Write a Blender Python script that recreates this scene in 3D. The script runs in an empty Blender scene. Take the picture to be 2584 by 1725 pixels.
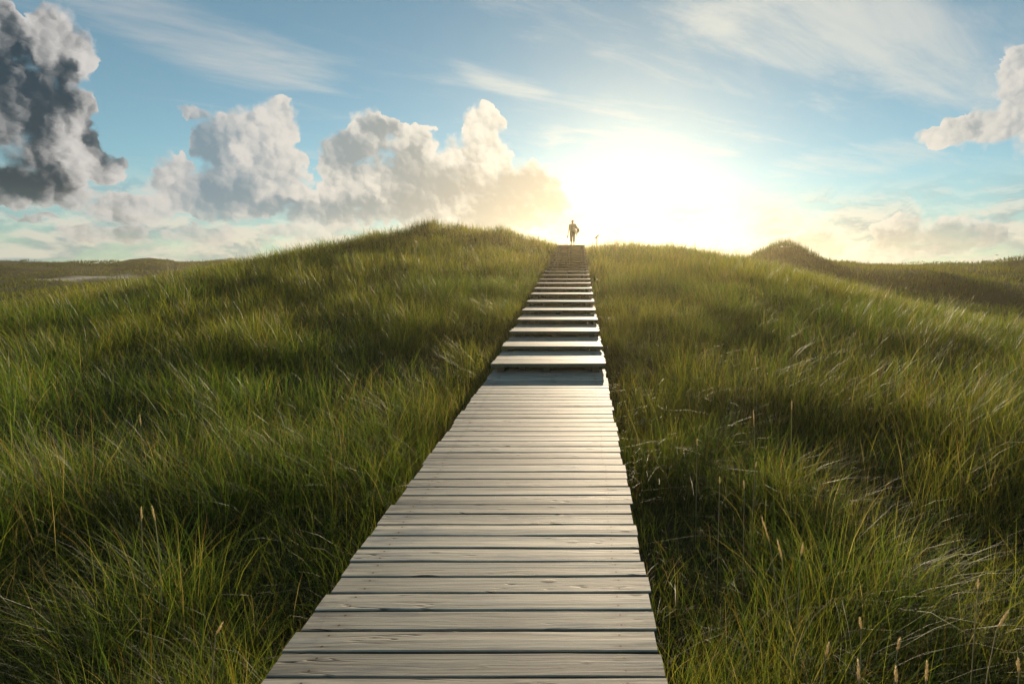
import bpy, bmesh, math, random
import numpy as np
from mathutils import Vector, Matrix, noise as mnoise

random.seed(7)
rng = np.random.default_rng(11)
R = math.radians
scene = bpy.context.scene
C = scene.collection

# ------------------------------------------------------------------ camera
F_PX, PX0, PY0 = 1436.0, 1467.0, 675.0          # focal length and principal point, in photo pixels (2584 x 1725)
EYE = 1.6
cam_d = bpy.data.cameras.new('camera')
cam_d.sensor_width = 36.0
cam_d.lens = 36.0 * F_PX / 2584.0
cam_d.shift_x = -(PX0 - 1292.0) / 2584.0
cam_d.shift_y = -(862.5 - PY0) / 2584.0
cam_d.clip_start = 0.05
cam_d.clip_end = 20000
cam = bpy.data.objects.new('camera', cam_d)
C.objects.link(cam)
cam.location = (0, 0, EYE)
cam.rotation_euler = (R(90), 0, 0)
scene.camera = cam

# ------------------------------------------------------------------ light
SUN_EL, SUN_AZ = R(11.5), R(5.3)                 # azimuth to the right of +Y
SUN = Vector((math.sin(SUN_AZ) * math.cos(SUN_EL), math.cos(SUN_AZ) * math.cos(SUN_EL), math.sin(SUN_EL)))
sl = bpy.data.lights.new('sun', 'SUN')
sl.energy = 4.4
sl.angle = R(0.6)
sl.color = (1.0, 0.80, 0.55)
sun = bpy.data.objects.new('sun', sl)
C.objects.link(sun)
sun.rotation_euler = SUN.to_track_quat('Z', 'Y').to_euler()
sun.location = SUN * 60

EXPOSURE = 0.76
vs = scene.view_settings
vs.view_transform = 'Standard'
vs.look = 'None'
vs.exposure = EXPOSURE
vs.gamma = 1.0
vs.use_curve_mapping = False
cy = scene.cycles
cy.use_denoising = True
cy.use_adaptive_sampling = True
cy.adaptive_threshold = 0.025
cy.max_bounces = 6
cy.diffuse_bounces = 3
cy.glossy_bounces = 2
cy.transmission_bounces = 4
cy.transparent_max_bounces = 4
cy.volume_bounces = 0
cy.sample_clamp_indirect = 6.0
cy.caustics_reflective = False
cy.caustics_refractive = False

# ------------------------------------------------------------------ sky
world = bpy.data.worlds.new('World')
scene.world = world
world.use_nodes = True
wt = world.node_tree
wt.nodes.clear()


class S:
    """a node socket that can be used in expressions"""
    def __init__(s, sock): s.s = sock
    def __add__(a, b): return M(wt, 'ADD', a, b)
    def __radd__(a, b): return M(wt, 'ADD', b, a)
    def __sub__(a, b): return M(wt, 'SUBTRACT', a, b)
    def __rsub__(a, b): return M(wt, 'SUBTRACT', b, a)
    def __mul__(a, b): return M(wt, 'MULTIPLY', a, b)
    def __rmul__(a, b): return M(wt, 'MULTIPLY', b, a)
    def __truediv__(a, b): return M(wt, 'DIVIDE', a, b)


def put(t, inp, v):
    if isinstance(v, S): t.links.new(v.s, inp)
    elif v is not None: inp.default_value = v


def M(t, op, a, b=None, c=None, clamp=False):
    n = t.nodes.new('ShaderNodeMath'); n.operation = op; n.use_clamp = clamp
    put(t, n.inputs[0], a); put(t, n.inputs[1], b); put(t, n.inputs[2], c)
    return S(n.outputs[0])


def V(t, op, a, b=None, scale=None):
    n = t.nodes.new('ShaderNodeVectorMath'); n.operation = op
    put(t, n.inputs[0], a); put(t, n.inputs[1], b)
    if scale is not None: put(t, n.inputs['Scale'], scale)
    return S(n.outputs['Value' if op in ('DOT_PRODUCT', 'LENGTH', 'DISTANCE') else 'Vector'])


def XYZ(t, x, y, z):
    n = t.nodes.new('ShaderNodeCombineXYZ')
    put(t, n.inputs[0], x); put(t, n.inputs[1], y); put(t, n.inputs[2], z)
    return S(n.outputs[0])


def SEP(t, v):
    n = t.nodes.new('ShaderNodeSeparateXYZ'); put(t, n.inputs[0], v)
    return [S(o) for o in n.outputs]


def NOISE(t, v, scale, detail=2.0, rough=0.5, dist=0.0, color=False):
    n = t.nodes.new('ShaderNodeTexNoise'); n.noise_dimensions = '3D'
    put(t, n.inputs['Vector'], v); put(t, n.inputs['Scale'], scale)
    n.inputs['Detail'].default_value = detail; n.inputs['Roughness'].default_value = rough
    n.inputs['Distortion'].default_value = dist
    return S(n.outputs['Color' if color else 'Fac'])


def NOISE2(t, v, scale, detail=2.0, rough=0.5, color=False):
    r = NOISE(t, v, scale, detail, rough, 0.0, color)
    r.s.node.noise_dimensions = '2D'
    return r


def MAPR(t, v, a, b, c=0.0, d=1.0, smooth=True):
    n = t.nodes.new('ShaderNodeMapRange')
    n.interpolation_type = 'SMOOTHSTEP' if smooth else 'LINEAR'
    put(t, n.inputs[0], v)
    for i, q in enumerate((a, b, c, d)): put(t, n.inputs[i + 1], q)
    return S(n.outputs[0])


def MIXC(t, f, a, b, mode='MIX'):
    n = t.nodes.new('ShaderNodeMix'); n.data_type = 'RGBA'; n.blend_type = mode
    put(t, n.inputs[0], f); put(t, n.inputs[6], a); put(t, n.inputs[7], b)
    return S(n.outputs[2])


def RAMP(t, f, stops):
    n = t.nodes.new('ShaderNodeValToRGB'); put(t, n.inputs[0], f)
    el = n.color_ramp.elements
    while len(el) < len(stops): el.new(0.5)
    for e, (p, c) in zip(el, stops): e.position = p; e.color = (*c, 1)
    return S(n.outputs[0])


def smax(a, b, k):
    return M(wt, 'SMOOTH_MAX', a, b, k)


def azel(px, py):
    u, v = (px - PX0) / F_PX, (PY0 - py) / F_PX
    return math.degrees(math.atan(u)), math.degrees(math.atan2(v, math.sqrt(1 + u * u)))


tc = wt.nodes.new('ShaderNodeTexCoord')
DIR = V(wt, 'NORMALIZE', S(tc.outputs['Generated']))
sky = wt.nodes.new('ShaderNodeTexSky')
sky.sky_type = 'NISHITA'
sky.sun_disc = False
sky.sun_elevation = SUN_EL
sky.sun_rotation = SUN_AZ
sky.air_density = 0.9
sky.dust_density = 0.012
sky.ozone_density = 4.0
hs = wt.nodes.new('ShaderNodeHueSaturation')           # pale, slightly teal evening blue
hs.inputs['Saturation'].default_value = 0.76
wt.links.new(sky.outputs[0], hs.inputs['Color'])
SKY = MIXC(wt, 1.0, S(hs.outputs[0]), (0.72, 0.93, 0.79, 1), 'MULTIPLY')

SKY_STRENGTH = 0.080
K = 1.0 / SKY_STRENGTH / 2 ** EXPOSURE                        # display-referred cloud radiance -> background units


def col(r, g, b): return (r * K, g * K, b * K, 1)


dx, dy, dz = SEP(wt, DIR)
AZ = M(wt, 'ARCTAN2', dx, dy) * 57.2958
EL = M(wt, 'ARCSINE', dz) * 57.2958
SA = M(wt, 'ARCCOSINE', M(wt, 'MINIMUM', V(wt, 'DOT_PRODUCT', DIR, tuple(SUN)), 0.99999)) * 57.2958   # degrees from the sun
POS = XYZ(wt, AZ, EL, 0.0)

# cumulus: soft unions of warped ellipses; (x, y, rx, ry) in pixels of the 2349-wide view of the photograph
D2F = 2584.0 / 2349.0
CUM = [  # big bank on the left
    (10, 90, 70, 90), (135, 110, 80, 105), (70, 250, 150, 130), (165, 260, 65, 80), (130, 350, 130, 80), (225, 385, 80, 42), (50, 425, 170, 55),
    (-150, 260, 220, 260),
    # second tower
    (450, 258, 44, 20), (520, 330, 85, 85), (590, 310, 55, 65), (640, 290, 62, 66), (600, 400, 115, 110), (540, 465, 110, 50), (410, 420, 75, 70),
    (300, 480, 120, 42), (110, 450, 120, 32), (190, 535, 75, 20), (290, 540, 60, 22), (470, 540, 95, 24), (690, 530, 90, 18), (70, 500, 60, 12), (470, 440, 70, 70), (620, 440, 90, 70),
    # third group
    (855, 310, 66, 60), (790, 365, 68, 66), (850, 430, 130, 90), (955, 350, 70, 66), (980, 430, 120, 80), (1105, 300, 56, 62), (1095, 375, 105, 70),
    (1200, 455, 125, 85), (760, 490, 130, 42), (1130, 505, 170, 45), (820, 420, 100, 75), (1030, 480, 150, 60),
    # right edge bank
    (2335, 200, 60, 100), (2270, 285, 125, 50), (2420, 270, 130, 120), (2170, 312, 90, 24),
    # low right heaps
    (1870, 550, 85, 38), (2075, 530, 80, 46), (2215, 535, 100, 42), (2040, 570, 190, 24), (1620, 548, 50, 20),
]
SHADE = [(20, 150, 95, 90), (85, 215, 80, 100), (25, 400, 130, 48), (-160, 250, 230, 250), (255, 330, 45, 55),
         (478, 350, 42, 75), (520, 450, 75, 60), (640, 480, 90, 22),
         (800, 350, 75, 42), (870, 300, 40, 24), (830, 480, 130, 26), (940, 420, 60, 70), (1030, 430, 90, 38), (1180, 470, 120, 70),
         (1870, 560, 60, 24), (2080, 545, 60, 26), (2215, 545, 90, 26), (1640, 468, 26, 14)]
w1 = V(wt, 'SUBTRACT', NOISE2(wt, POS, 0.17, 2.0, 0.5, color=True), (0.5, 0.5, 0.5))
w2 = V(wt, 'SUBTRACT', NOISE2(wt, POS, 0.70, 5.0, 0.60, color=True), (0.5, 0.5, 0.5))
WARP = V(wt, 'MULTIPLY', V(wt, 'ADD', V(wt, 'SCALE', w1, scale=1.7), V(wt, 'SCALE', w2, scale=1.5)), (1.0, 0.9, 0.0))


def cumulus(p, blobs, k=0.25, grow=1.0):
    """squared distance to the nearest blob, smoothly joined: < 1 inside"""
    d = None
    for (x, y, rx, ry) in blobs:
        a, e = azel(x * D2F, y * D2F)
        a1, _ = azel((x + rx) * D2F, y * D2F); a0, _ = azel((x - rx) * D2F, y * D2F)
        _, e1 = azel(x * D2F, (y - ry) * D2F); _, e0 = azel(x * D2F, (y + ry) * D2F)
        sx, sy = max((a1 - a0) / 2, .2) * grow, max((e1 - e0) / 2, .2) * grow
        n = wt.nodes.new('ShaderNodeVectorMath'); n.operation = 'MULTIPLY_ADD'
        put(wt, n.inputs[0], p); n.inputs[1].default_value = (1 / sx, 1 / sy, 0); n.inputs[2].default_value = (-a / sx, -e / sy, 0)
        q = S(n.outputs[0])
        v = V(wt, 'DOT_PRODUCT', q, q)
        d = v if d is None else M(wt, 'SMOOTH_MIN', d, v, k)
    return d


def puffs(scale, p):
    n = wt.nodes.new('ShaderNodeTexVoronoi'); n.voronoi_dimensions = '2D'; n.feature = 'F1'
    n.inputs['Scale'].default_value = scale
    put(wt, n.inputs['Vector'], p)
    return 0.45 - S(n.outputs['Distance'])


PW = V(wt, 'ADD', POS, WARP)
Q1 = V(wt, 'ADD', POS, V(wt, 'SCALE', w2, scale=1.3))
Q2 = V(wt, 'ADD', POS, V(wt, 'SCALE', w2, scale=0.8))
az_s, el_s = math.degrees(SUN_AZ), math.degrees(SUN_EL)
toward = V(wt, 'NORMALIZE', V(wt, 'SUBTRACT', (az_s, el_s + 14.0, 0), POS))
off = V(wt, 'SCALE', toward, scale=0.40)
p1, p1s = puffs(0.50, Q1), puffs(0.50, V(wt, 'ADD', Q1, off))
p2, p2s = puffs(1.25, Q2), puffs(1.25, V(wt, 'ADD', Q2, V(wt, 'SCALE', off, scale=0.5)))
relief = (p1 - p1s) * 1.25 + (p2 - p2s) * 0.65          # billows: bright towards the sun, grey behind
D0 = 1.0 - cumulus(PW, CUM)
Dn = D0 * 1.35 + p1 * 0.55 + p2 * 0.40
soft = NOISE2(wt, POS, 0.35, 2.0, 0.5)
A_cum = MAPR(wt, Dn, 0.0, MAPR(wt, soft, .38, .62, .12, .95)) * MAPR(wt, EL, 1.0, 6.5, .62, 1.0)
SHD = cumulus(PW, SHADE, 0.3, 1.05)
rim = MAPR(wt, Dn, 0.75, 0.05)
bil = NOISE2(wt, V(wt, 'ADD', POS, V(wt, 'SCALE', w2, scale=1.5)), 0.30, 5.0, 0.55)
SHC = M(wt, 'MINIMUM', SHD, 2.0)
lit = MAPR(wt, SHC * 0.62 + relief + (bil - 0.5) * 1.7 + rim * 0.30, 0.0, 1.80)
dark = MAPR(wt, AZ, -42.0, -34.0)                # the big bank on the left is the thickest
shade_c = MIXC(wt, dark, col(.028, .058, .085), MIXC(wt, MAPR(wt, SA, 10.0, 40.0), col(.38, .40, .38), col(.20, .30, .37)))
lite_c = MIXC(wt, MAPR(wt, SA, 8.0, 45.0), col(.90, .86, .75), col(.66, .64, .62))
cum_c = MIXC(wt, lit, shade_c, lite_c)

# low, thin layer of far cloud just above the horizon, all round
lowp = V(wt, 'MULTIPLY', DIR, (11.0, 11.0, 27.0))
ln = NOISE(wt, lowp, 1.25, 6.0, 0.58, 0.3)
ln2 = NOISE(wt, V(wt, 'ADD', lowp, (0.0, 0.0, 0.28)), 1.25, 6.0, 0.58, 0.3)
band = MAPR(wt, EL, 9.0, 3.5) * MAPR(wt, EL, -2.0, 0.5)
A_low = MAPR(wt, ln, 0.42, 0.56, 0.40, 0.90) * band
low_c = MIXC(wt, MAPR(wt, ln - ln2, -0.10, 0.10), col(.29, .40, .45), col(.70, .69, .62))

# high cirrus, streaked
zz = M(wt, 'MAXIMUM', dz, 0.0) + 0.10
QX, QY = dx / zz, dy / zz
rot = R(28)
qa = QX * math.cos(rot) + QY * math.sin(rot)
qb = QY * math.cos(rot) - QX * math.sin(rot)
cw = NOISE(wt, XYZ(wt, qa * 0.5, qb * 0.9, 3.0), 1.0, 3.0, 0.5)
streak = NOISE2(wt, XYZ(wt, qa * 0.75 + cw * 1.4, qb * 2.2 + cw * 1.2, 0.0), 1.35, 8.0, 0.64)
cover = NOISE(wt, XYZ(wt, qa * 0.35, qb * 0.7, 9.0), 1.0, 2.0, 0.5)


def ell(x, y, rx, ry, ang=0.0):
    a, e = azel(x * D2F, y * D2F)
    q = V(wt, 'SUBTRACT', POS, (a, e, 0))
    qx, qy, _ = SEP(wt, q)
    c, s = math.cos(R(ang)), math.sin(R(ang))
    u = (qx * c + qy * s) / rx
    v = (qy * c - qx * s) / ry
    return MAPR(wt, u * u + v * v, 1.0, 0.15)


veil = ell(1900, 70, 20.0, 4.6, -13)
veil = M(wt, 'MAXIMUM', veil, ell(2150, 140, 13.0, 4.2, -16) * 1.0)
veil = M(wt, 'MAXIMUM', veil, ell(480, 95, 12.0, 3.4, -10) * 0.85)
veil = M(wt, 'MAXIMUM', veil, ell(560, 150, 9.0, 2.0, -6) * 0.6)
veil = M(wt, 'MAXIMUM', veil, ell(1140, 165, 6.5, 2.2, -16) * 0.8)
veil = M(wt, 'MAXIMUM', veil, ell(1250, 40, 12.0, 4.0, -14) * 0.6)
veil = M(wt, 'MAXIMUM', veil, ell(1950, 370, 9.0, 1.9, 3) * 0.8)
A_cir = MAPR(wt, streak + veil * 0.26 + (cover - 0.5) * 0.45, 0.48, 1.0) * MAPR(wt, EL, 3.0, 12.0)
A_cir = A_cir * 0.60
cir_c = MIXC(wt, MAPR(wt, SA, 8.0, 50.0), col(.95, .90, .76), col(.60, .60, .60))

sky_c = MIXC(wt, A_cir, SKY, cir_c)
sky_c = MIXC(wt, A_low, sky_c, low_c)
sky_c = MIXC(wt, A_cum, sky_c, cum_c)
bg = wt.nodes.new('ShaderNodeBackground')
bg.inputs['Strength'].default_value = SKY_STRENGTH
wt.links.new(sky_c.s, bg.inputs['Color'])
wo = wt.nodes.new('ShaderNodeOutputWorld')
wt.links.new(bg.outputs[0], wo.inputs[0])
world.cycles.sampling_method = 'MANUAL'
world.cycles.sample_map_resolution = 512

# ------------------------------------------------------------------ helpers


def px(x, y, d):
    """photo pixel + depth in metres -> world point"""
    return Vector(((x - PX0) * d / F_PX, d, EYE + (PY0 - y) * d / F_PX))


def tag(o, label=None, cat=None, group=None, kind=None):
    if label: o['label'] = label
    if cat: o['category'] = cat
    if group: o['group'] = group
    if kind: o['kind'] = kind
    return o


def link(o, parent=None):
    C.objects.link(o)
    if parent: o.parent = parent
    return o


def empty(name, loc=(0, 0, 0)):
    o = bpy.data.objects.new(name, None)
    o.empty_display_size = 0.1
    o.location = loc
    return link(o)


def mesh_obj(name, me, mat, parent=None, loc=None):
    o = bpy.data.objects.new(name, me)
    if mat and not me.materials: me.materials.append(mat)
    if loc is not None: o.location = loc
    return link(o, parent)


def new_mat(name):
    m = bpy.data.materials.new(name)
    m.use_nodes = True
    t = m.node_tree
    b = t.nodes['Principled BSDF']
    return m, t, b


def plain(name, c, rough=0.7, noise_amt=0.25, scale=8.0):
    m, t, b = new_mat(name)
    tcn = t.nodes.new('ShaderNodeTexCoord')
    n = NOISE(t, S(tcn.outputs['Object']), scale, 4.0, 0.6)
    a = tuple(x * (1 - noise_amt) for x in c) + (1,)
    e = tuple(min(1, x * (1 + noise_amt)) for x in c) + (1,)
    t.links.new(MIXC(t, n, a, e).s, b.inputs['Base Color'])
    b.inputs['Roughness'].default_value = rough
    return m


def np_mesh(name, verts, faces_flat, loop_tot):
    me = bpy.data.meshes.new(name)
    nv, nf = len(verts), len(loop_tot)
    me.vertices.add(nv)
    me.vertices.foreach_set('co', np.ascontiguousarray(verts, dtype=np.float32).ravel())
    me.loops.add(len(faces_flat))
    me.loops.foreach_set('vertex_index', np.ascontiguousarray(faces_flat, dtype=np.int32))
    me.polygons.add(nf)
    st = np.concatenate(([0], np.cumsum(loop_tot)[:-1])).astype(np.int32)
    me.polygons.foreach_set('loop_start', st)
    me.polygons.foreach_set('loop_total', np.ascontiguousarray(loop_tot, dtype=np.int32))
    me.update(calc_edges=True)
    return me


# ------------------------------------------------------------------ walkway profile
W = 1.505
N_STEP = 24
STEP_Y0, STEP_GO = 7.45, 1.045
_ys = [-6, 0, 7.45, 8.51, 9.48, 10.54, 11.58, 12.6, 13.6, 14.7, 15.7, 16.9, 17.7, 18.7, 19.8, 20.9, 22.1, 23.2, 24.2, 31.5, 41]
_zs = [-.175, 0, .345, .43, .53, .629, .73, .838, .956, 1.055, 1.156, 1.26, 1.356, 1.45, 1.55, 1.66, 1.77, 1.88, 1.99, 2.80, 3.16]


def deck_z(y):
    return 0.0292 * y if y < STEP_Y0 else float(np.interp(y, _ys, _zs))


def path_x(y):
    return -0.4356 if y < 7.45 else -0.4356 - 0.0055 * (y - 7.45)


# ------------------------------------------------------------------ terrain
CP = []


def cp(x, y, z): CP.append((x, y, z))


def cpp(dxp, dyp, d, grass=0.5):
    p = px(dxp * D2F, dyp * D2F, d)
    CP.append((p.x, p.y, p.z - grass))


for y in range(-6, 41, 3):
    cp(path_x(y), y, (0.0292 * y if y < 7.45 else np.interp(y, _ys, _zs)) - (0.62 if y < 12 else 0.50))
for (x, y, z) in [(-4, -3, -.55), (-4, 2, -.50), (-4, 6, -.28), (-4, 10, .12), (-4, 15, .78), (-4, 20, 1.45), (-4, 25, 2.1), (-4, 30, 2.75),
                  (-10, 3, -.55), (-10, 8, -.25), (-10, 14, .35), (-10, 20, 1.1), (-10, 26, 2.0), (-9, 31, 3.1),
                  (-18, 8, -.8), (-18, 15, -.2), (-18, 22, .55), (-18, 29, 1.5), (-28, 12, -1.2), (-26, 18, -.8),
                  (4, -3, -.55), (4, 2, -.5), (4, 6, -.25), (4, 10, .15), (4, 15, .75), (4, 20, 1.3), (4, 26, 2.0), (4, 30, 2.4),
                  (9, 4, -.6), (9, 8, -.4), (9, 14, .1), (9, 20, .75), (9, 27, 1.4), (13, 8, -.9), (13, 13, -.65),
                  (-9, 42, 2.9), (-9, 50, 1.0), (-20, 45, .2), (-1, 46, 2.6), (-1, 56, .4), (9, 42, 1.2), (9, 52, -.3),
                  (-34, 25, -2.6), (-36, 35, -2.4), (-34, 46, -1.8), (-22, 60, -1.0), (0, 75, -1.5),
                  (20, 12, -2.0), (21, 20, -2.2), (20, 28, -1.6), (19, 36, -.7), (30, 20, -2.6), (30, 30, -2.0), (30, 40, -1.2),
                  (-70, 20, -3), (-70, 45, -2), (60, 20, -3), (60, 40, -2.5), (0, -20, -1.2), (-30, -10, -1.5), (30, -10, -1.6), (0, -60, -2), (-60, -40, -2), (60, -40, -2),
                  (-70, 70, -.9), (-60, 80, -1.2), (-40, 90, -.8), (-30, 150, .5), (0, 150, .3), (40, 150, .5), (80, 150, 1.5), (-200, 100, 0), (-200, 200, 1), (0, 260, 0), (160, 160, 1), (120, 80, 1.5), (-150, 20, -2), (150, 20, -2)]:
    cp(x, y, z)
for a in [(1230, 535, 34), (1265, 550, 33.5), (1190, 524, 35), (1090, 523, 35), (1040, 509, 35), (990, 503, 35), (940, 520, 35), (880, 536, 35), (800, 549, 35),
          (720, 561, 35), (640, 574, 35), (560, 592, 35), (500, 601, 35), (13, 690, 25), (200, 660, 30), (300, 645, 33), (400, 623, 35),
          (1365, 551, 34), (1420, 549, 34), (1500, 555, 34), (1560, 563, 34), (1640, 576, 34), (1720, 587, 34),
          (2000, 655, 28), (2100, 683, 25), (2200, 705, 22), (2300, 735, 20), (2349, 755, 18),
          (1725, 580, 60), (1800, 543, 60), (1762, 568, 60), (1838, 570, 60), (1870, 582, 59), (1930, 601, 55), (2040, 608, 60), (1800, 600, 50),
          (2110, 607, 52), (2160, 603, 82), (2230, 603, 82), (2300, 592, 80), (2349, 588, 80), (2230, 632, 48), (2349, 661, 46), (2420, 600, 80),
          (13, 650, 62), (150, 648, 62), (300, 636, 60), (-100, 655, 60)]:
    cpp(*a)
for a in [(13, 600, 150), (60, 601, 150), (150, 606, 150), (210, 605, 150), (270, 596, 150), (310, 594, 150), (345, 600, 150), (400, 601, 150), (440, 598, 150), (480, 594, 150),
          (560, 600, 150), (-80, 598, 150), (85, 640, 95), (230, 637, 95), (150, 622, 112), (60, 615, 118), (320, 618, 115)]:
    cpp(*a, grass=0.3)
CP = np.array(CP)
_c = 2.5


def _phi(r2): return np.sqrt(r2 + _c * _c)


_A = _phi(((CP[:, None, :2] - CP[None, :, :2]) ** 2).sum(-1))
_n = len(CP)
_m = CP[:, 2].mean()
_w = np.linalg.solve(_A - np.eye(_n) * 0.15, CP[:, 2] - _m)

_tab = rng.random((256, 256))


def vnoise(x, y):
    xi, yi = np.floor(x).astype(int), np.floor(y).astype(int)
    fx, fy = x - xi, y - yi
    fx, fy = fx * fx * (3 - 2 * fx), fy * fy * (3 - 2 * fy)
    g = lambda i, j: _tab[i & 255, j & 255]
    return (g(xi, yi) * (1 - fx) + g(xi + 1, yi) * fx) * (1 - fy) + (g(xi, yi + 1) * (1 - fx) + g(xi + 1, yi + 1) * fx) * fy


def fbm(x, y, o=4):
    s, a, t = 0, 0.5, 0
    for i in range(o):
        s = s + a * vnoise(x + 17.3 * i, y + 9.1 * i); t += a
        x, y, a = x * 2.03, y * 2.03, a * 0.5
    return s / t - 0.5


def path_dist(x, y):
    pxx = np.where(y < 7.45, -0.4356, -0.4356 - 0.0055 * (y - 7.45))
    return np.abs(x - pxx) - W / 2


def ground_h(x, y):
    x = np.asarray(x, float); y = np.asarray(y, float)
    sh = x.shape
    x, y = x.ravel(), y.ravel()
    z = np.empty_like(x)
    for i in range(0, len(x), 20000):
        sl_ = slice(i, i + 20000)
        d2 = (x[sl_, None] - CP[None, :, 0]) ** 2 + (y[sl_, None] - CP[None, :, 1]) ** 2
        z[sl_] = _phi(d2) @ _w + _m
    r = np.hypot(x, y)
    f = np.clip((r - 190) / 150, 0, 1); f = f * f * (3 - 2 * f)
    z = z * (1 - f) + f * (-2.5)
    pd = np.clip(path_dist(x, y) / 2.5, 0, 1)
    amp = np.where(y < 42, pd, 1.0)
    z = z + amp * (0.32 * fbm(x * 0.34 + 5, y * 0.34 + 31, 3) + np.clip(r / 60, 0, 1.6) * 0.9 * fbm(x * 0.09 + 40, y * 0.09, 3))
    z = z + np.clip((r - 70) / 60, 0, 1) * (1 - f) * 3.4 * fbm(x * .12 + 11, y * .12, 4)
    return z.reshape(sh)


rad = np.concatenate(([0.0], np.geomspace(0.35, 2600, 190)))
ang = np.linspace(0, 2 * np.pi, 300, endpoint=False)
rr, aa = np.meshgrid(rad[1:], ang, indexing='ij')
gx, gy = rr * np.sin(aa), rr * np.cos(aa)
gz = ground_h(gx, gy)
gv = np.concatenate(([[0, 0, float(ground_h(np.array([0.]), np.array([0.]))[0])]], np.stack([gx, gy, gz], -1).reshape(-1, 3)))
nr, na = gx.shape
fl, lt = [], []
idx = 1 + np.arange(nr * na).reshape(nr, na)
i2 = np.roll(idx, -1, 1)
quads = np.stack([idx[:-1], idx[1:], i2[1:], i2[:-1]], -1).reshape(-1, 4)
quads = quads[:, ::-1]
tri = np.stack([np.zeros(na, int), idx[0], i2[0]], -1)[:, ::-1]
gm = np_mesh('ground', gv, np.concatenate([quads.ravel(), tri.ravel()]), np.concatenate([np.full(len(quads), 4), np.full(len(tri), 3)]))
gm.polygons.foreach_set('use_smooth', np.ones(len(gm.polygons), bool))
# where bare sand shows (a blow-out on the far left dune, a worn spot in the hollow on the right)
blow = px(158 * D2F, 633 * D2F, 97)
hollow = px(2235 * D2F, 640 * D2F, 44)


def sand_mask(x, y):
    a = 1 - np.hypot((x - blow.x) / 8.5, (y - blow.y) / 11.0) + 1.0 * fbm(x * .18, y * .18, 3)
    return np.clip(a * 3, 0, 1)


sm = sand_mask(gv[:, 0], gv[:, 1])
at = gm.attributes.new('sand', 'FLOAT', 'POINT')
at.data.foreach_set('value', sm.astype(np.float32))
g_mat, t, b = new_mat('dune_ground')
tcn = t.nodes.new('ShaderNodeTexCoord')
OBJ = S(tcn.outputs['Object'])
n1 = NOISE(t, OBJ, 0.35, 6, 0.6)
n2 = NOISE(t, OBJ, 14.0, 4, 0.6)
soil = MIXC(t, MAPR(t, n2, .35, .7), (.020, .020, .010, 1), (.060, .050, .028, 1))
green = MIXC(t, MAPR(t, n1, .35, .65), (.030, .040, .010, 1), (.060, .060, .018, 1))
base = MIXC(t, 0.55, soil, green)
atn = t.nodes.new('ShaderNodeAttribute'); atn.attribute_name = 'sand'
base = MIXC(t, S(atn.outputs['Fac']), base, MIXC(t, n2, (.56, .48, .37, 1), (.66, .58, .46, 1)))
t.links.new(base.s, b.inputs['Base Color'])
b.inputs['Roughness'].default_value = 0.95
b.inputs['Specular IOR Level'].default_value = 0.1
bp = t.nodes.new('ShaderNodeBump'); bp.inputs['Strength'].default_value = 0.6; bp.inputs['Distance'].default_value = 0.05
t.links.new(n2.s, bp.inputs['Height']); t.links.new(bp.outputs[0], b.inputs['Normal'])
ground = mesh_obj('ground', gm, g_mat)
tag(ground, 'rolling sandy dune ground under the grass', 'ground', kind='structure')

# ------------------------------------------------------------------ boardwalk wood
wood, t, b = new_mat('weathered_wood')
tcn = t.nodes.new('ShaderNodeTexCoord'); OBJ = S(tcn.outputs['Object'])
oi = t.nodes.new('ShaderNodeObjectInfo'); RND = S(oi.outputs['Random'])
sh_ = XYZ(t, M(t, 'MULTIPLY', RND, 37.0), M(t, 'MULTIPLY', RND, 91.0), M(t, 'MULTIPLY', RND, 53.0))
P = V(t, 'ADD', OBJ, sh_)
wv = NOISE(t, V(t, 'MULTIPLY', P, (1.6, 6.0, 6.0)), 1.0, 2, 0.5)
gy_ = V(t, 'ADD', V(t, 'MULTIPLY', P, (1.2, 60.0, 60.0)), XYZ(t, 0.0, M(t, 'MULTIPLY', wv, 3.5), 0.0))
grain = NOISE(t, gy_, 1.0, 5, 0.65)
fine = NOISE(t, V(t, 'MULTIPLY', P, (5.0, 260.0, 260.0)), 1.0, 3, 0.6)
blotch = NOISE(t, V(t, 'MULTIPLY', P, (2.2, 9.0, 9.0)), 1.0, 4, 0.6)
# knots
vo = t.nodes.new('ShaderNodeTexVoronoi'); vo.inputs['Scale'].default_value = 1.0; vo.inputs['Randomness'].default_value = 1.0
put(t, vo.inputs['Vector'], V(t, 'ADD', V(t, 'MULTIPLY', P, (4.0, 11.0, 2.0)), V(t, 'SCALE', NOISE(t, P, 20.0, 2, 0.5, color=True), scale=0.12)))
kd = S(vo.outputs['Distance'])
knot = MAPR(t, kd, 0.20, 0.07)
knot = M(t, 'MULTIPLY', knot, MAPR(t, NOISE(t, P, 3.0, 1, 0.5), .45, .60))
# long drying cracks
ck = NOISE(t, V(t, 'ADD', V(t, 'MULTIPLY', P, (1.3, 26.0, 8.0)), XYZ(t, 0.0, M(t, 'MULTIPLY', wv, 2.0), 0.0)), 1.0, 2, 0.4)
crack = M(t, 'MULTIPLY', MAPR(t, M(t, 'ABSOLUTE', M(t, 'SUBTRACT', ck, 0.5)), 0.016, 0.004), MAPR(t, NOISE(t, V(t, 'MULTIPLY', P, (1.2, 4.0, 4.0)), 1.0, 2, 0.5), .53, .60))
base = MIXC(t, MAPR(t, grain, .3, .7), (.29, .255, .195, 1), (.60, .540, .425, 1))
base = MIXC(t, M(t, 'MULTIPLY', MAPR(t, fine, .45, .70), 0.38), base, (.22, .195, .15, 1))
base = MIXC(t, M(t, 'MULTIPLY', MAPR(t, blotch, .48, .72), 0.62), base, (.19, .205, .205, 1))
ox, oy, oz = SEP(t, OBJ)
endm = MAPR(t, M(t, 'ABSOLUTE', ox), .45, .76)
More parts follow.
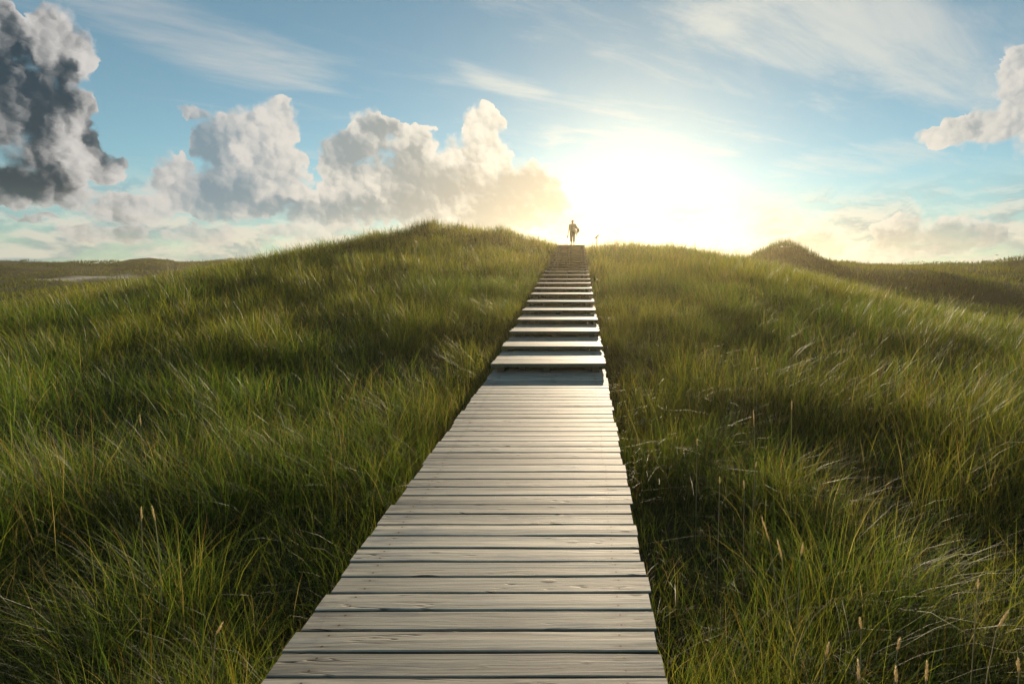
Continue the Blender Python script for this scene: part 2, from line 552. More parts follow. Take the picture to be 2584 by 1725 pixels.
endst = M(t, 'MULTIPLY', endm, MAPR(t, NOISE(t, V(t, 'MULTIPLY', P, (3.0, 30.0, 10.0)), 1.0, 4, 0.6), .46, .70))
base = MIXC(t, M(t, 'MULTIPLY', endst, 0.85), base, (.10, .10, .085, 1))
base = MIXC(t, M(t, 'MULTIPLY', knot, 0.8), base, (.16, .12, .085, 1))
base = MIXC(t, crack, base, (.02, .02, .018, 1))
# screw heads over the joists, with a little rust run into the grain
sx_ = M(t, 'ABSOLUTE', M(t, 'SUBTRACT', M(t, 'ABSOLUTE', ox), 0.605))
sy_ = M(t, 'ABSOLUTE', M(t, 'SUBTRACT', M(t, 'ABSOLUTE', oy), 0.033))
sd_ = M(t, 'SQRT', M(t, 'ADD', M(t, 'MULTIPLY', sx_, sx_), M(t, 'MULTIPLY', sy_, sy_)))
rust_ = M(t, 'MULTIPLY', MAPR(t, sx_, .05, .004), MAPR(t, sy_, .012, .002))
base = MIXC(t, M(t, 'MULTIPLY', rust_, 0.45), base, (.16, .10, .06, 1))
base = MIXC(t, MAPR(t, sd_, .0062, .0048), base, (.06, .05, .045, 1))
mul = MIXC(t, 1.0, base, XYZ(t, *(MAPR(t, RND, 0, 1, .66, 1.16, False),) * 3), 'MULTIPLY')
# algae on the exposed sides
geo = t.nodes.new('ShaderNodeNewGeometry')
_, _, nz = SEP(t, S(geo.outputs['Normal']))
side = MAPR(t, M(t, 'ABSOLUTE', nz), .75, .35)
alg = NOISE(t, P, 9.0, 5, 0.65)
mul = MIXC(t, M(t, 'MULTIPLY', side, .85), mul, MIXC(t, alg, (.030, .042, .022, 1), (.085, .082, .050, 1)))
t.links.new(mul.s, b.inputs['Base Color'])
b.inputs['Roughness'].default_value = 0.66
b.inputs['Specular IOR Level'].default_value = 0.35
hgt = M(t, 'ADD', M(t, 'MULTIPLY', grain, 0.6), M(t, 'SUBTRACT', M(t, 'MULTIPLY', fine, 0.25), M(t, 'ADD', M(t, 'MULTIPLY', crack, 1.5), M(t, 'MULTIPLY', knot, -.5))))
bp = t.nodes.new('ShaderNodeBump'); bp.inputs['Strength'].default_value = 0.42; bp.inputs['Distance'].default_value = 0.006
t.links.new(hgt.s, bp.inputs['Height']); t.links.new(bp.outputs[0], b.inputs['Normal'])

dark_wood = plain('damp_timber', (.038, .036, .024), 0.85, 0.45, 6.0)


def plank_mesh(name, length, width, thick, seed, cup=0.0):
    """board along x with rounded top edges, slight warp and ragged ends"""
    r = random.Random(seed)
    nx = 5
    bv = 0.0045
    prof = [(-width / 2, -thick), (-width / 2, -bv), (-width / 2 + bv, 0), (0, cup), (width / 2 - bv, 0), (width / 2, -bv), (width / 2, -thick)]
    verts, faces = [], []
    for i in range(nx):
        u = i / (nx - 1)
        x = (u - .5) * length
        sy, sz = r.uniform(-.0016, .0016), r.uniform(-.0015, .0015)
        sw = 1 + r.uniform(-.012, .012)
        for (y, z) in prof: verts.append((x, y * sw + sy, z + sz))
    k = len(prof)
    for i in range(nx - 1):
        for j in range(k):
            a, b_ = i * k + j, i * k + (j + 1) % k
            faces.append((a, b_, b_ + k, a + k))
    faces.append(tuple(range(k))); faces.append(tuple(reversed([(nx - 1) * k + j for j in range(k)])))
    me = bpy.data.meshes.new(name)
    me.from_pydata(verts, [], faces)
    me.update()
    bm = bmesh.new(); bm.from_mesh(me); bmesh.ops.recalc_face_normals(bm, faces=bm.faces); bm.to_mesh(me); bm.free()
    me.materials.append(wood)
    return me


def box_mesh(name, sx, sy, sz, mat, bev=0.004):
    bm = bmesh.new()
    bmesh.ops.create_cube(bm, size=1)
    bmesh.ops.scale(bm, vec=(sx, sy, sz), verts=bm.verts)
    if bev: bmesh.ops.bevel(bm, geom=bm.edges[:], offset=bev, segments=1, affect='EDGES')
    me = bpy.data.meshes.new(name); bm.to_mesh(me); bm.free()
    me.materials.append(mat)
    return me


PITCH = 0.1326
TH = 0.045
PLANKS = [plank_mesh('plank', W, PITCH - 0.011 + d, TH, 50 + i, c) for i, (d, c) in enumerate([(0, 0), (.003, .0015), (-.003, .001), (-.001, -.0012), (.002, 0), (-.004, .002), (.001, -.001), (-.002, .0005)])]


def lay_plank(parent, x, y, z, pitch_ang, r, rot=None):
    o = bpy.data.objects.new('plank', r.choice(PLANKS))
    link(o, parent)
    o.location = Vector((x + r.uniform(-.012, .012), y + r.uniform(-.0012, .0012), z + r.uniform(-.0015, .0015))) - parent_world(parent)
    flip = r.random() < .5
    o.rotation_euler = (pitch_ang + r.uniform(-.006, .006), r.uniform(-.0015, .0015), (math.pi if flip else 0) + r.uniform(-.002, .002) + .0035)
    if flip: o.rotation_euler[0] = -o.rotation_euler[0]
    return o


def parent_world(p):
    v = Vector(p.location)
    while p.parent:
        p = p.parent; v += Vector(p.location)
    return v


rb = random.Random(3)
walk = empty('boardwalk', (path_x(3), 4.0, deck_z(4.0) - .2))
tag(walk, 'long grey weathered plank boardwalk running through the grass to the foot of the stairs', 'boardwalk')
y = 0.35
Y_END = STEP_Y0 + 0.20
slope_a = math.atan(0.0292)
while y < Y_END:
    lay_plank(walk, path_x(y), y, deck_z(y) if y < 7.4 else 0.0292 * y, slope_a, rb)
    y += PITCH
for sx in (-0.60, 0.0, 0.60):
    L = Y_END - .3 + .05
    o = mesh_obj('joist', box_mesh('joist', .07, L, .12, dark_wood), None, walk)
    ym = .3 + L / 2
    o.location = Vector((path_x(3) + sx, ym, .0292 * ym - TH - .063)) - parent_world(walk)
    o.rotation_euler = (slope_a, 0, 0)
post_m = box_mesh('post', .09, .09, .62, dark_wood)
for yy in (1.2, 3.2, 5.2, 7.1):
    for sx in (-0.685, 0.685):
        o = mesh_obj('post', post_m, None, walk)
        o.location = Vector((path_x(3) + sx, yy, .0292 * yy - TH - .31)) - parent_world(walk)

# ------------------------------------------------------------------ stairs
stairs = empty('stairway', (path_x(20), 20.0, deck_z(20) - .3))
tag(stairs, 'long flight of wide low wooden plank steps climbing the dune to the crest', 'stairway')
NP = 9
bear_m = {}
for i in range(N_STEP):
    y0 = STEP_Y0 + i * STEP_GO
    z0 = float(np.interp(y0, _ys, _zs)) if i else .345
    zprev = (0.0292 * (y0 + .06)) if i == 0 else zlast
    st = empty('step'); st.parent = stairs
    st.location = Vector((path_x(y0), y0, z0)) - parent_world(stairs)
    n = NP
    tilt = rb.uniform(-.006, .006)
    for k in range(n):
        lay_plank(st, path_x(y0), y0 + PITCH * (k + .5), z0, 0.0, rb)
    hb = max(.03, z0 - TH - zprev - .004)
    L = n * PITCH - .07
    for sx in (-0.62, -.02, 0.62):
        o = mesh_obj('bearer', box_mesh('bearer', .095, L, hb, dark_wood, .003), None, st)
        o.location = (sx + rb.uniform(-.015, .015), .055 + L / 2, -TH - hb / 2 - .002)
    pm = box_mesh('post', .09, .09, .42, dark_wood)
    for sx in (-.52, .52):
        o = mesh_obj('post', pm, None, st)
        o.location = (sx, .75, -TH - .214)
    zlast = z0
# the landing above the last step
yl = STEP_Y0 + N_STEP * STEP_GO - .02
land = empty('landing'); land.parent = stairs
land.location = Vector((path_x(yl), yl, zlast)) - parent_world(stairs)
sl_a = math.atan(.034)
yy = yl
while yy < 41.0:
    lay_plank(land, path_x(yy), yy + .066, zlast + .10 + .034 * (yy - yl), sl_a, rb)
    yy += PITCH
for sx in (-.6, 0, .6):
    L = 41.0 - yl
    o = mesh_obj('joist', box_mesh('joist', .08, L, .11, dark_wood), None, land)
    o.location = (sx, L / 2 + .03, .10 - TH - .058 + .034 * L / 2)
    o.rotation_euler = (sl_a, 0, -.0055)


def landing_z(y): return zlast + .10 + .034 * (y - yl)


def gh(x, y): return float(ground_h(np.array([x]), np.array([y]))[0])


# ------------------------------------------------------------------ sign post on the crest
sd = 36.2
sp = px(1506, 600, sd)
g0 = gh(sp.x, sp.y)
post = empty('marker_post', (sp.x, sp.y, g0))
tag(post, 'small wooden post with slanted board in the grass beside the stair top', 'post')
top = px(1506, 598, sd).z
pw = plain('sign_wood', (.20, .13, .07), .8, .3, 12)
o = mesh_obj('upright', box_mesh('upright', .055, .055, top - g0 + .12, pw), None, post)
o.location = (0, 0, (top - g0 - .12) / 2)
o = mesh_obj('slanted_board', box_mesh('slanted_board', .34, .22, .075, pw), None, post)
o.location = (0.0, -.002, top - g0 + .015)
o.rotation_euler = (0, R(-41), 0)

# ------------------------------------------------------------------ the walker
skin_m = plain('skin', (.42, .25, .17), .5, .08, 20)
shirt_m = plain('pale_shirt', (.40, .30, .20), .8, .12, 30)
over_m = plain('cream_overshirt', (.60, .47, .32), .8, .10, 30)
trou_m = plain('khaki_trousers', (.22, .15, .085), .85, .15, 30)
hair_m = plain('brown_hair', (.12, .065, .03), .5, .2, 60)
bag_m = plain('brown_bag', (.22, .12, .05), .6, .2, 25)
dark_m = plain('dark_detail', (.03, .02, .015), .4, .1, 20)


_sv, _sf = [(0, 0, 1)], []
for i in range(1, 11):
    for k in range(16):
        th, ph = math.pi * i / 11, 2 * math.pi * k / 16
        _sv.append((math.sin(th) * math.cos(ph), math.sin(th) * math.sin(ph), math.cos(th)))
_sv.append((0, 0, -1))
for k in range(16):
    _sf.append((0, 1 + k, 1 + (k + 1) % 16)); _sf.append((161, 145 + (k + 1) % 16, 145 + k))
    for i in range(9): _sf.append((1 + i * 16 + k, 17 + i * 16 + k, 17 + i * 16 + (k + 1) % 16, 1 + i * 16 + (k + 1) % 16))


class Lump:
    """overlapping ellipsoids that are fused into one continuous skin"""
    def __init__(s): s.v, s.f = [], []

    def ell(s, c, r):
        n = len(s.v)
        s.v += [(c[0] + r[0] * x, c[1] + r[1] * y, c[2] + r[2] * z) for x, y, z in _sv]
        s.f += [tuple(n + i for i in q) for q in _sf]
        return s

    def cap(s, p, q, r0, r1, n=7, flat=1.0):
        p, q = Vector(p), Vector(q)
        for i in range(n + 1):
            u = i / n
            r = r0 + (r1 - r0) * u
            s.ell(p.lerp(q, u), (r, r * flat, r))
        return s

    def chain(s, pts, flat=1.0, n=7):
        for (a, ra), (b_, rb_) in zip(pts, pts[1:]): s.cap(a, b_, ra, rb_, n, flat)
        return s

    def bake(s, name, mat, parent, vox=.011, smooth=4):
        me = bpy.data.meshes.new(name + '_raw'); me.from_pydata(s.v, [], s.f); me.update()
        o = bpy.data.objects.new(name + '_raw', me); C.objects.link(o)
        r = o.modifiers.new('r', 'REMESH'); r.mode = 'VOXEL'; r.voxel_size = vox
        if smooth:
            k = o.modifiers.new('s', 'SMOOTH'); k.iterations = smooth; k.factor = .5
        dg_ = bpy.context.evaluated_depsgraph_get()
        out = bpy.data.meshes.new_from_object(o.evaluated_get(dg_))
        bpy.data.objects.remove(o); bpy.data.meshes.remove(me)
        out.name = name
        out.materials.clear(); out.materials.append(mat)
        out.polygons.foreach_set('use_smooth', np.ones(len(out.polygons), bool))
        return mesh_obj(name, out, None, parent)


PY = 38.0
ppos = px(1445, 619, PY)
ppos.z = landing_z(PY) + .004
who = empty('person', ppos)
tag(who, 'person in pale open shirt and rolled trousers walking at the top of the stairs', 'person')
hipL, hipR = Vector((-.085, .0, .88)), Vector((.085, -.01, .88))
kneeL, kneeR = Vector((-.10, -.03, .49)), Vector((.085, -.07, .48))
ankL, ankR = Vector((-.095, .10, .115)), Vector((.085, -.10, .075))
shL, shR = Vector((-.175, .0, 1.355)), Vector((.175, .0, 1.355))
elL, elR = Vector((-.235, .03, 1.10)), Vector((.285, .03, 1.13))
wrL, wrR = Vector((-.275, -.03, .87)), Vector((.175, -.145, 1.17))
L = Lump()
L.ell((0, 0, .93), (.155, .11, .11)).ell((0, 0, 1.06), (.135, .095, .13)).ell((0, 0, 1.25), (.16, .105, .15))
L.cap(shL, shR, .06, .06, 8)
L.cap((0, .01, 1.38), (0, -.005, 1.47), .055, .050)
L.ell((0, -.015, 1.565), (.072, .088, .105)).ell((0, -.04, 1.515), (.055, .06, .055))
L.ell((0, -.105, 1.55), (.013, .018, .022)).ell((-.074, 0, 1.555), (.012, .02, .03)).ell((.074, 0, 1.555), (.012, .02, .03))
for hp, kn, an_ in ((hipL, kneeL, ankL), (hipR, kneeR, ankR)):
    L.chain([(hp, .088), (kn, .056), (kn.lerp(an_, .35) + Vector((0, .012, 0)), .054), (an_, .036)])
L.chain([(ankL, .038), (ankL + Vector((-.004, -.03, -.06)), .036), (ankL + Vector((-.008, -.15, -.082)), .030)])
L.chain([(ankR, .038), (ankR + Vector((.004, .02, -.03)), .036), (ankR + Vector((.012, -.14, -.045)), .028)])
for s_, e_, w_ in ((shL, elL, wrL), (shR, elR, wrR)):
    L.chain([(s_, .058), (e_, .042), (w_, .028)])
# palms and five fingers each
dl = (wrL - elL).normalized()
palmL = wrL + dl * .055
L.cap(wrL, palmL, .026, .034, 5, .6)
for k, (ln_, off_) in enumerate(((.066, -.024), (.076, -.008), (.071, .008), (.056, .023))):
    b0 = palmL + Vector((.006, off_ * 1.0, -.03)); b1 = b0 + dl * ln_ * .55 + Vector((.008, 0, 0)); b2 = b1 + Vector((.022, -.004, -ln_ * .38))
    L.chain([(b0, .0105), (b1, .0095), (b2, .008)], n=5)
L.chain([(wrL + dl * .03 + Vector((.004, -.03, 0)), .012), (palmL + Vector((.018, -.048, -.012)), .010), (palmL + Vector((.03, -.04, -.036)), .008)], n=5)
dr = Vector((-.75, -.3, .55)).normalized()
palmR = wrR + dr * .05
L.cap(wrR, palmR, .026, .032, 5)
for k, (ln_, off_) in enumerate(((.060, .026), (.068, .010), (.064, -.006), (.052, -.021))):
    b0 = palmR + Vector((-.014, -.016, off_)); b1 = b0 + Vector((-.030, .004, .006)); b2 = b1 + Vector((-.012, .030, -.002))
    L.chain([(b0, .0105), (b1, .0095), (b2, .008)], n=5)
L.chain([(wrR + Vector((-.01, .0, .028)), .012), (palmR + Vector((-.002, .0, .046)), .010), (palmR + Vector((-.018, .012, .064)), .0085)], n=5)
L.bake('body', skin_m, who, .0085, 3)
# trousers rolled below the knee
T = Lump()
T.ell((0, 0, .91), (.168, .122, .12)).ell((0, 0, 1.0), (.150, .112, .06))
for hp, kn, an_ in ((hipL, kneeL, ankL), (hipR, kneeR, ankR)):
    m_ = kn.lerp(an_, .48)
    T.chain([(hp, .102), (kn, .080), (m_, .072)])
    T.chain([(m_ + Vector((0, 0, .035)), .080), (m_, .080)], n=3)
T.bake('trousers', trou_m, who, .011, 2)
U = Lump()
U.ell((0, -.006, 1.26), (.170, .118, .15)).ell((0, -.006, 1.08), (.150, .115, .15)).ell((0, -.006, 1.0), (.158, .122, .075)).cap(shL, shR, .064, .064, 8)
U.bake('shirt', shirt_m, who, .012, 2)
# open overshirt: two front panels, back, sleeves to the elbow, collar
Q = Lump()
for sg, s_, e_ in ((-1, shL, elL), (1, shR, elR)):
    Q.chain([(s_, .074), (s_.lerp(e_, .6), .070), (s_.lerp(e_, .97), .064)])
    Q.chain([((sg * .130, -.075, 1.33), .035), ((sg * .125, -.098, 1.15), .034), ((sg * .150, -.088, .92), .034), ((sg * .165, -.07, .84), .028)], n=9)
    Q.chain([((sg * .165, -.02, 1.30), .036), ((sg * .160, -.01, 1.10), .036), ((sg * .178, -.01, .86), .032)], n=9)
    Q.chain([((sg * .075, -.065, 1.40), .024), ((sg * .055, .01, 1.45), .022), ((0, .05, 1.46), .022)], n=6)
Q.ell((0, .075, 1.16), (.165, .05, .26)).ell((0, .085, .93), (.165, .035, .12)).cap((-.15, .02, 1.385), (.15, .02, 1.385), .056, .056, 8)
Q.bake('overshirt', over_m, who, .011, 2)
H = Lump()
H.ell((0, .004, 1.605), (.082, .096, .085)).ell((0, .045, 1.56), (.080, .068, .095)).ell((-.068, .012, 1.575), (.020, .045, .055)).ell((.068, .012, 1.575), (.020, .045, .055)).ell((.02, -.06, 1.645), (.055, .04, .028))
H.bake('hair', hair_m, who, .009, 2)
for sg in (-1, 1):
    Lump().ell((sg * .030, -.092, 1.567), (.013, .008, .007)).bake('eye', dark_m, who, .003, 0)
Lump().ell((0, -.098, 1.508), (.024, .008, .006)).bake('mouth', plain('lips', (.30, .12, .09), .5, .05, 10), who, .003, 0)

# shoulder bag, with a pale cloth hanging from it
bag = empty('shoulder_bag', ppos + Vector((.31, .06, .86)))
tag(bag, "brown shoulder bag hanging behind the walker's elbow", 'bag')
Bg = Lump()
Bg.chain([((-.04, .06, .30), .062), ((.04, .07, .22), .085), ((.07, .07, .10), .085), ((.03, .07, .01), .055)])
Bg.bake('pouch', bag_m, bag, .011, 3)
St = Lump()
St.chain([((-.02, .05, .30), .017), ((-.11, .06, .52), .017), ((-.155, .0, .573), .017), ((-.16, -.09, .53), .017), ((-.17, -.135, .40), .017), ((-.12, -.125, .32), .015), ((.0, -.02, .20), .015), ((.04, .04, .16), .016)], n=10)
St.bake('strap', bag_m, bag, .008, 1)
cl = empty('folded_jacket', ppos + Vector((.215, .06, .60)))
tag(cl, 'pale jacket draped down from the bag at the walker\'s hip', 'jacket')
Jk = Lump()
Jk.chain([((0, 0, .36), .03), ((.012, .0, .22), .036), ((.03, .0, .10), .032), ((.04, .0, .02), .018)], n=10, flat=.7)
Jk.chain([((.03, .01, .36), .026), ((.045, .01, .24), .026), ((.06, .01, .14), .018)], n=8, flat=.7)
Jk.bake('cloth', over_m, cl, .009, 2)
hp_ = ppos + palmL
for k in range(2):
    sn_ = empty('sandal', hp_ + Vector((-.006 - .02 * k, -.012 + .035 * k, -.33)))
    tag(sn_, "flat sandal dangling from the walker's hanging hand", 'sandal', 'pair of sandals carried by the walker')
    Lump().chain([((-.035, 0, .02), .034), ((-.02, 0, .10), .028), ((-.006, 0, .19), .030)], n=10, flat=.28).bake('sole', bag_m, sn_, .006, 1)
    Lump().chain([((-.006, 0, .19), .009), ((.006, -.004, .25), .008), ((.010, -.002, .285), .008)], n=9).bake('strap', over_m, sn_, .005, 1)

# ------------------------------------------------------------------ a gull far off over the right-hand dunes
bp_ = px(2516, 644, 115)
gull = empty('flying_bird', bp_)
tag(gull, 'tiny dark bird flying above the far dune at the right', 'bird')
bird_m = plain('bird_grey', (.12, .12, .12), .7, .2, 20)
Lump().chain([((0, -.19, .01), .03), ((0, -.08, .0), .055), ((0, .08, 0), .05), ((0, .20, .01), .02)]).bake('body', bird_m, gull, .015, 1)
for sg in (-1, 1):
    Lump().chain([((sg * .03, -.04, .02), .045), ((sg * .18, -.06, .10), .045), ((sg * .40, .03, .06), .02)], n=10, flat=1.0).bake('wing', bird_m, gull, .014, 1)


# ------------------------------------------------------------------ grass
def blades(bx, by, h, lean_dir, bend, width, segs, colr, tipc, twist):
    """ribbons; returns verts, faces, colours"""
    n = len(bx)
    bz = ground_h(bx, by) - 0.03
    t_ = np.linspace(0, 1, segs + 1)
    ux, uy = np.cos(lean_dir), np.sin(lean_dir)
    horiz = h[:, None] * bend[:, None] * (0.25 * t_[None, :] + 0.75 * t_[None, :] ** 2)
    up = h[:, None] * (t_[None, :] - 0.33 * np.minimum(bend, 1.35)[:, None] * t_[None, :] ** 2.2)
    cx = bx[:, None] + ux[:, None] * horiz
    cyy = by[:, None] + uy[:, None] * horiz
    cz = bz[:, None] + up
    sa = lean_dir + np.pi / 2 + twist
    wv_ = width[:, None] * 0.5 * (1 - t_[None, :] ** 1.6)
    sxv, syv = np.cos(sa)[:, None] * wv_, np.sin(sa)[:, None] * wv_
    m = 2 * segs + 1
    v = np.empty((n, m, 3), np.float32)
    v[:, 0:2 * segs:2, 0] = (cx - sxv)[:, :segs]; v[:, 1:2 * segs:2, 0] = (cx + sxv)[:, :segs]
    v[:, 0:2 * segs:2, 1] = (cyy - syv)[:, :segs]; v[:, 1:2 * segs:2, 1] = (cyy + syv)[:, :segs]
    v[:, 0:2 * segs:2, 2] = cz[:, :segs]; v[:, 1:2 * segs:2, 2] = cz[:, :segs]
    v[:, -1, 0], v[:, -1, 1], v[:, -1, 2] = cx[:, -1], cyy[:, -1], cz[:, -1]
    base_i = (np.arange(n) * m)[:, None]
    fl_, lt_ = [], []
    for s in range(segs - 1):
        fl_.append(base_i + np.array([[2 * s, 2 * s + 1, 2 * s + 3, 2 * s + 2]]))
    loops = np.concatenate(fl_ + [base_i + np.array([[2 * segs - 2, 2 * segs - 1, 2 * segs]])], 1)
    lt_ = np.tile(np.array([4] * (segs - 1) + [3]), n)
    c = np.empty((n, m, 3), np.float32)
    tt = np.repeat(t_[:segs], 2); tt = np.append(tt, 1.0)
    for k in range(3):
        c[:, :, k] = colr[:, None, k] * (1 - tt[None, :] ** 2) + tipc[:, None, k] * tt[None, :] ** 2
    return v.reshape(-1, 3), loops.ravel(), lt_, c.reshape(-1, 3)


GREEN = np.array([.066, .122, .022]); YEL = np.array([.215, .205, .042]); DEEP = np.array([.026, .070, .018])
STRAW = np.array([.34, .28, .14]); BROWN = np.array([.12, .08, .038])


def grass_zone(d0, d1, dens, segs, wid, az0=-56, az1=50, seed=1, hscale=1.0, clump_r=0.16, per=14, power=0.0, far_mix=0.0):
    """tussocks between depths d0 and d1; dens = blades per m2 at d0, falling with (d0/d)**power"""
    g = np.random.default_rng(seed)
    area = (d1 * d1 - d0 * d0) / 2 * R(az1 - az0)
    nc = int(area * dens / per)
    d = np.sqrt(g.random(nc) * (d1 * d1 - d0 * d0) + d0 * d0)
    a = R(az0) + g.random(nc) * R(az1 - az0)
    x, y = d * np.sin(a), d * np.cos(a)
    keep = g.random(nc) < (d0 / d) ** power
    tus = fbm(x * 1.25 + 63, y * 1.25 + 21, 3)               # tussocks and hollows
    keep &= g.random(nc) < np.clip(0.78 + 1.8 * tus, .42, 1)
    keep &= (path_dist(x, y) > 0.10) | (y > 41.5)
    keep &= y > 0.05
    keep &= sand_mask(x, y) < g.random(nc) * .8 + .05
    x, y, d, tus = x[keep], y[keep], d[keep], tus[keep]
    nc = len(x)
    # per tussock
    c_h = (0.53 + 1.05 * tus + g.normal(0, .07, nc)).clip(.32, 1.0) * hscale
    pdist = path_dist(x, y)
    c_h *= np.where(y < 41, np.clip(.60 + pdist * .55, .60, 1.0), 1.0)
    c_dir = -np.pi / 2 + g.normal(0, .55, nc) + 1.4 * fbm(x * .2, y * .2 + 50, 2)
    c_dry = np.clip(fbm(x * .45 + 90, y * .45, 3) * 2.3 + .20 + g.normal(0, .12, nc), 0, 1)
    c_yel = np.clip(fbm(x * .25 + 20, y * .25 + 70, 3) * 2.4 + .36 + g.normal(0, .15, nc), 0, 1)
    # blades
    rep = np.repeat(np.arange(nc), per)
    n = len(rep)
    rad_ = np.abs(g.normal(0, clump_r, n)) * np.maximum(1, d[rep] / 14) ; an = g.random(n) * 2 * np.pi
    bx, by = x[rep] + rad_ * np.cos(an), y[rep] + rad_ * np.sin(an)
    bad = (path_dist(bx, by) < 0.03) & (by < 41.5)
    bx[bad], by[bad] = x[rep][bad], y[rep][bad]
    h = c_h[rep] * g.uniform(.55, 1.25, n)
    # spread: outer blades lean outwards as well as with the wind
    wx = np.cos(c_dir[rep]) * .65 + np.cos(an) * .55 + g.normal(0, .25, n)
    wy = np.sin(c_dir[rep]) * .65 + np.sin(an) * .55 + g.normal(0, .25, n)
    ld = np.arctan2(wy, wx)
    bend = np.clip(g.gamma(3.2, .165, n) + .05, .05, 1.7)
    low = g.random(n) < .12                          # dead thatch lying low
    h[low] *= .75; bend[low] = g.uniform(1.2, 1.8, low.sum())
    dry = (g.random(n) < (.07 + .40 * c_dry[rep] ** 2)) | low
    yl_ = np.clip(c_yel[rep] + g.normal(0, .22, n), 0, 1)[:, None]
    dp = (g.random(n) < .33)[:, None]
    cb = np.where(dp, DEEP, GREEN * (1 - yl_) + YEL * yl_)
    ct = cb * (1.15 - .35 * g.random((n, 1))) + YEL * .75 * g.random((n, 1))
    sw = g.random((n, 1))
    drc = STRAW * sw + BROWN * (1 - sw)
    cb = np.where(dry[:, None], drc, cb); ct = np.where(dry[:, None], drc * 1.1, ct)
    if far_mix:
        pt = np.clip(.5 + 2.6 * fbm(bx * .11 + 7, by * .11, 3), 0, 1)[:, None] ** 1.5
        fm = (np.array([.014, .032, .008]) * (1 - pt) + np.array([.095, .098, .034]) * pt) * g.uniform(.7, 1.25, (n, 1))
        cb = cb * (1 - far_mix) + fm * far_mix; ct = ct * (1 - far_mix) + fm * far_mix
    rust = (g.random(n) < .035 * (1 - far_mix))[:, None]
    ct = np.where(rust, np.array([.30, .13, .03]), ct)
    bv_ = g.uniform(.62, 1.1, (n, 1))
    w_ = wid * g.uniform(.6, 1.35, n) * np.maximum(1, d[rep] / d0) ** (power * .5)
    # blades must not hang over the deck
    tipx = bx + np.cos(ld) * h * bend; tipy = by + np.sin(ld) * h * bend
    over = (path_dist(tipx, tipy) < 0.0) & (tipy < 41.5) & (g.random(n) < .85)
    ld[over] = np.where(bx[over] < path_x(0), np.pi, 0) + g.normal(0, .5, over.sum())
    bend[over] *= .6
    return blades(bx, by, h, ld, bend, w_, segs, cb * bv_, ct * bv_, g.normal(0, .7, n))


def build_grass(name, zones, mat):
    vs_, fs_, ls_, cs_ = [], [], [], []
    off = 0
    for z in zones:
        v, f, l, c = z
        vs_.append(v); fs_.append(f + off); ls_.append(l); cs_.append(c); off += len(v)
    v = np.concatenate(vs_)
    me = np_mesh(name, v, np.concatenate(fs_), np.concatenate(ls_))
    ca = me.color_attributes.new('tint', 'FLOAT_COLOR', 'POINT')
    cc = np.concatenate([np.concatenate(cs_), np.ones((len(v), 1), np.float32)], 1)
    ca.data.foreach_set('color', cc.astype(np.float32).ravel())
    me.polygons.foreach_set('use_smooth', np.ones(len(me.polygons), bool))
    return mesh_obj(name, me, mat)


grass_mat = bpy.data.materials.new('marram_blade')
grass_mat.use_nodes = True
t = grass_mat.node_tree
b = t.nodes['Principled BSDF']
va = t.nodes.new('ShaderNodeVertexColor'); va.layer_name = 'tint'
TINT = S(va.outputs['Color'])
t.links.new(TINT.s, b.inputs['Base Color'])
b.inputs['Roughness'].default_value = 0.44
b.inputs['Specular IOR Level'].default_value = 0.28
tr = t.nodes.new('ShaderNodeBsdfTranslucent')
t.links.new(MIXC(t, 1.0, TINT, (1.60, 1.58, 0.82, 1), 'MULTIPLY').s, tr.inputs['Color'])
mx = t.nodes.new('ShaderNodeMixShader'); mx.inputs[0].default_value = 0.55
t.links.new(b.outputs[0], mx.inputs[1]); t.links.new(tr.outputs[0], mx.inputs[2])
t.links.new(mx.outputs[0], t.nodes['Material Output'].inputs['Surface'])

near = [grass_zone(.4, 3.5, 4000, 5, .0033, seed=21, az0=-75, az1=70),
        grass_zone(3.5, 7.5, 2500, 4, .0037, seed=22, az0=-60, az1=55, power=.7)]
mid = [grass_zone(7.5, 16, 950, 3, .0055, seed=23, power=.9, per=16),
       grass_zone(16, 29, 340, 3, .0105, seed=24, power=1.0, per=16)]
crest = [grass_zone(29, 48, 140, 3, .017, seed=25, power=1.0, per=16)]
far = [grass_zone(48, 90, 26, 2, .05, seed=26, power=1.0, per=14, clump_r=.20, hscale=.85, far_mix=.6),
       grass_zone(90, 185, 7.5, 2, .09, seed=27, power=1.0, per=14, clump_r=.20, hscale=.75, far_mix=.85)]


def tuft_row(pts, d, n, h0, h1, wid, seed):
    """taller dark tussocks that break the skyline; pts in pixels of the 2349-wide view"""
    g = np.random.default_rng(seed)
    bx, by = [], []
    for (ax, w_) in pts:
        c_ = (ax * D2F - PX0) * d / F_PX
        bx.append(c_ + g.normal(0, w_ * d / F_PX * .5, n)); by.append(d + g.normal(-.6, .9, n))
    bx, by = np.concatenate(bx), np.concatenate(by)
    m = len(bx)
    cb = (DEEP * .8 * g.uniform(.5, 1.2, (m, 1)) + BROWN * .5 * g.random((m, 1)))
    return blades(bx, by, g.uniform(h0, h1, m), g.random(m) * 6.283, g.uniform(.05, .5, m), wid * g.uniform(.6, 1.3, m), 3, cb, cb * 1.3, g.normal(0, .7, m))


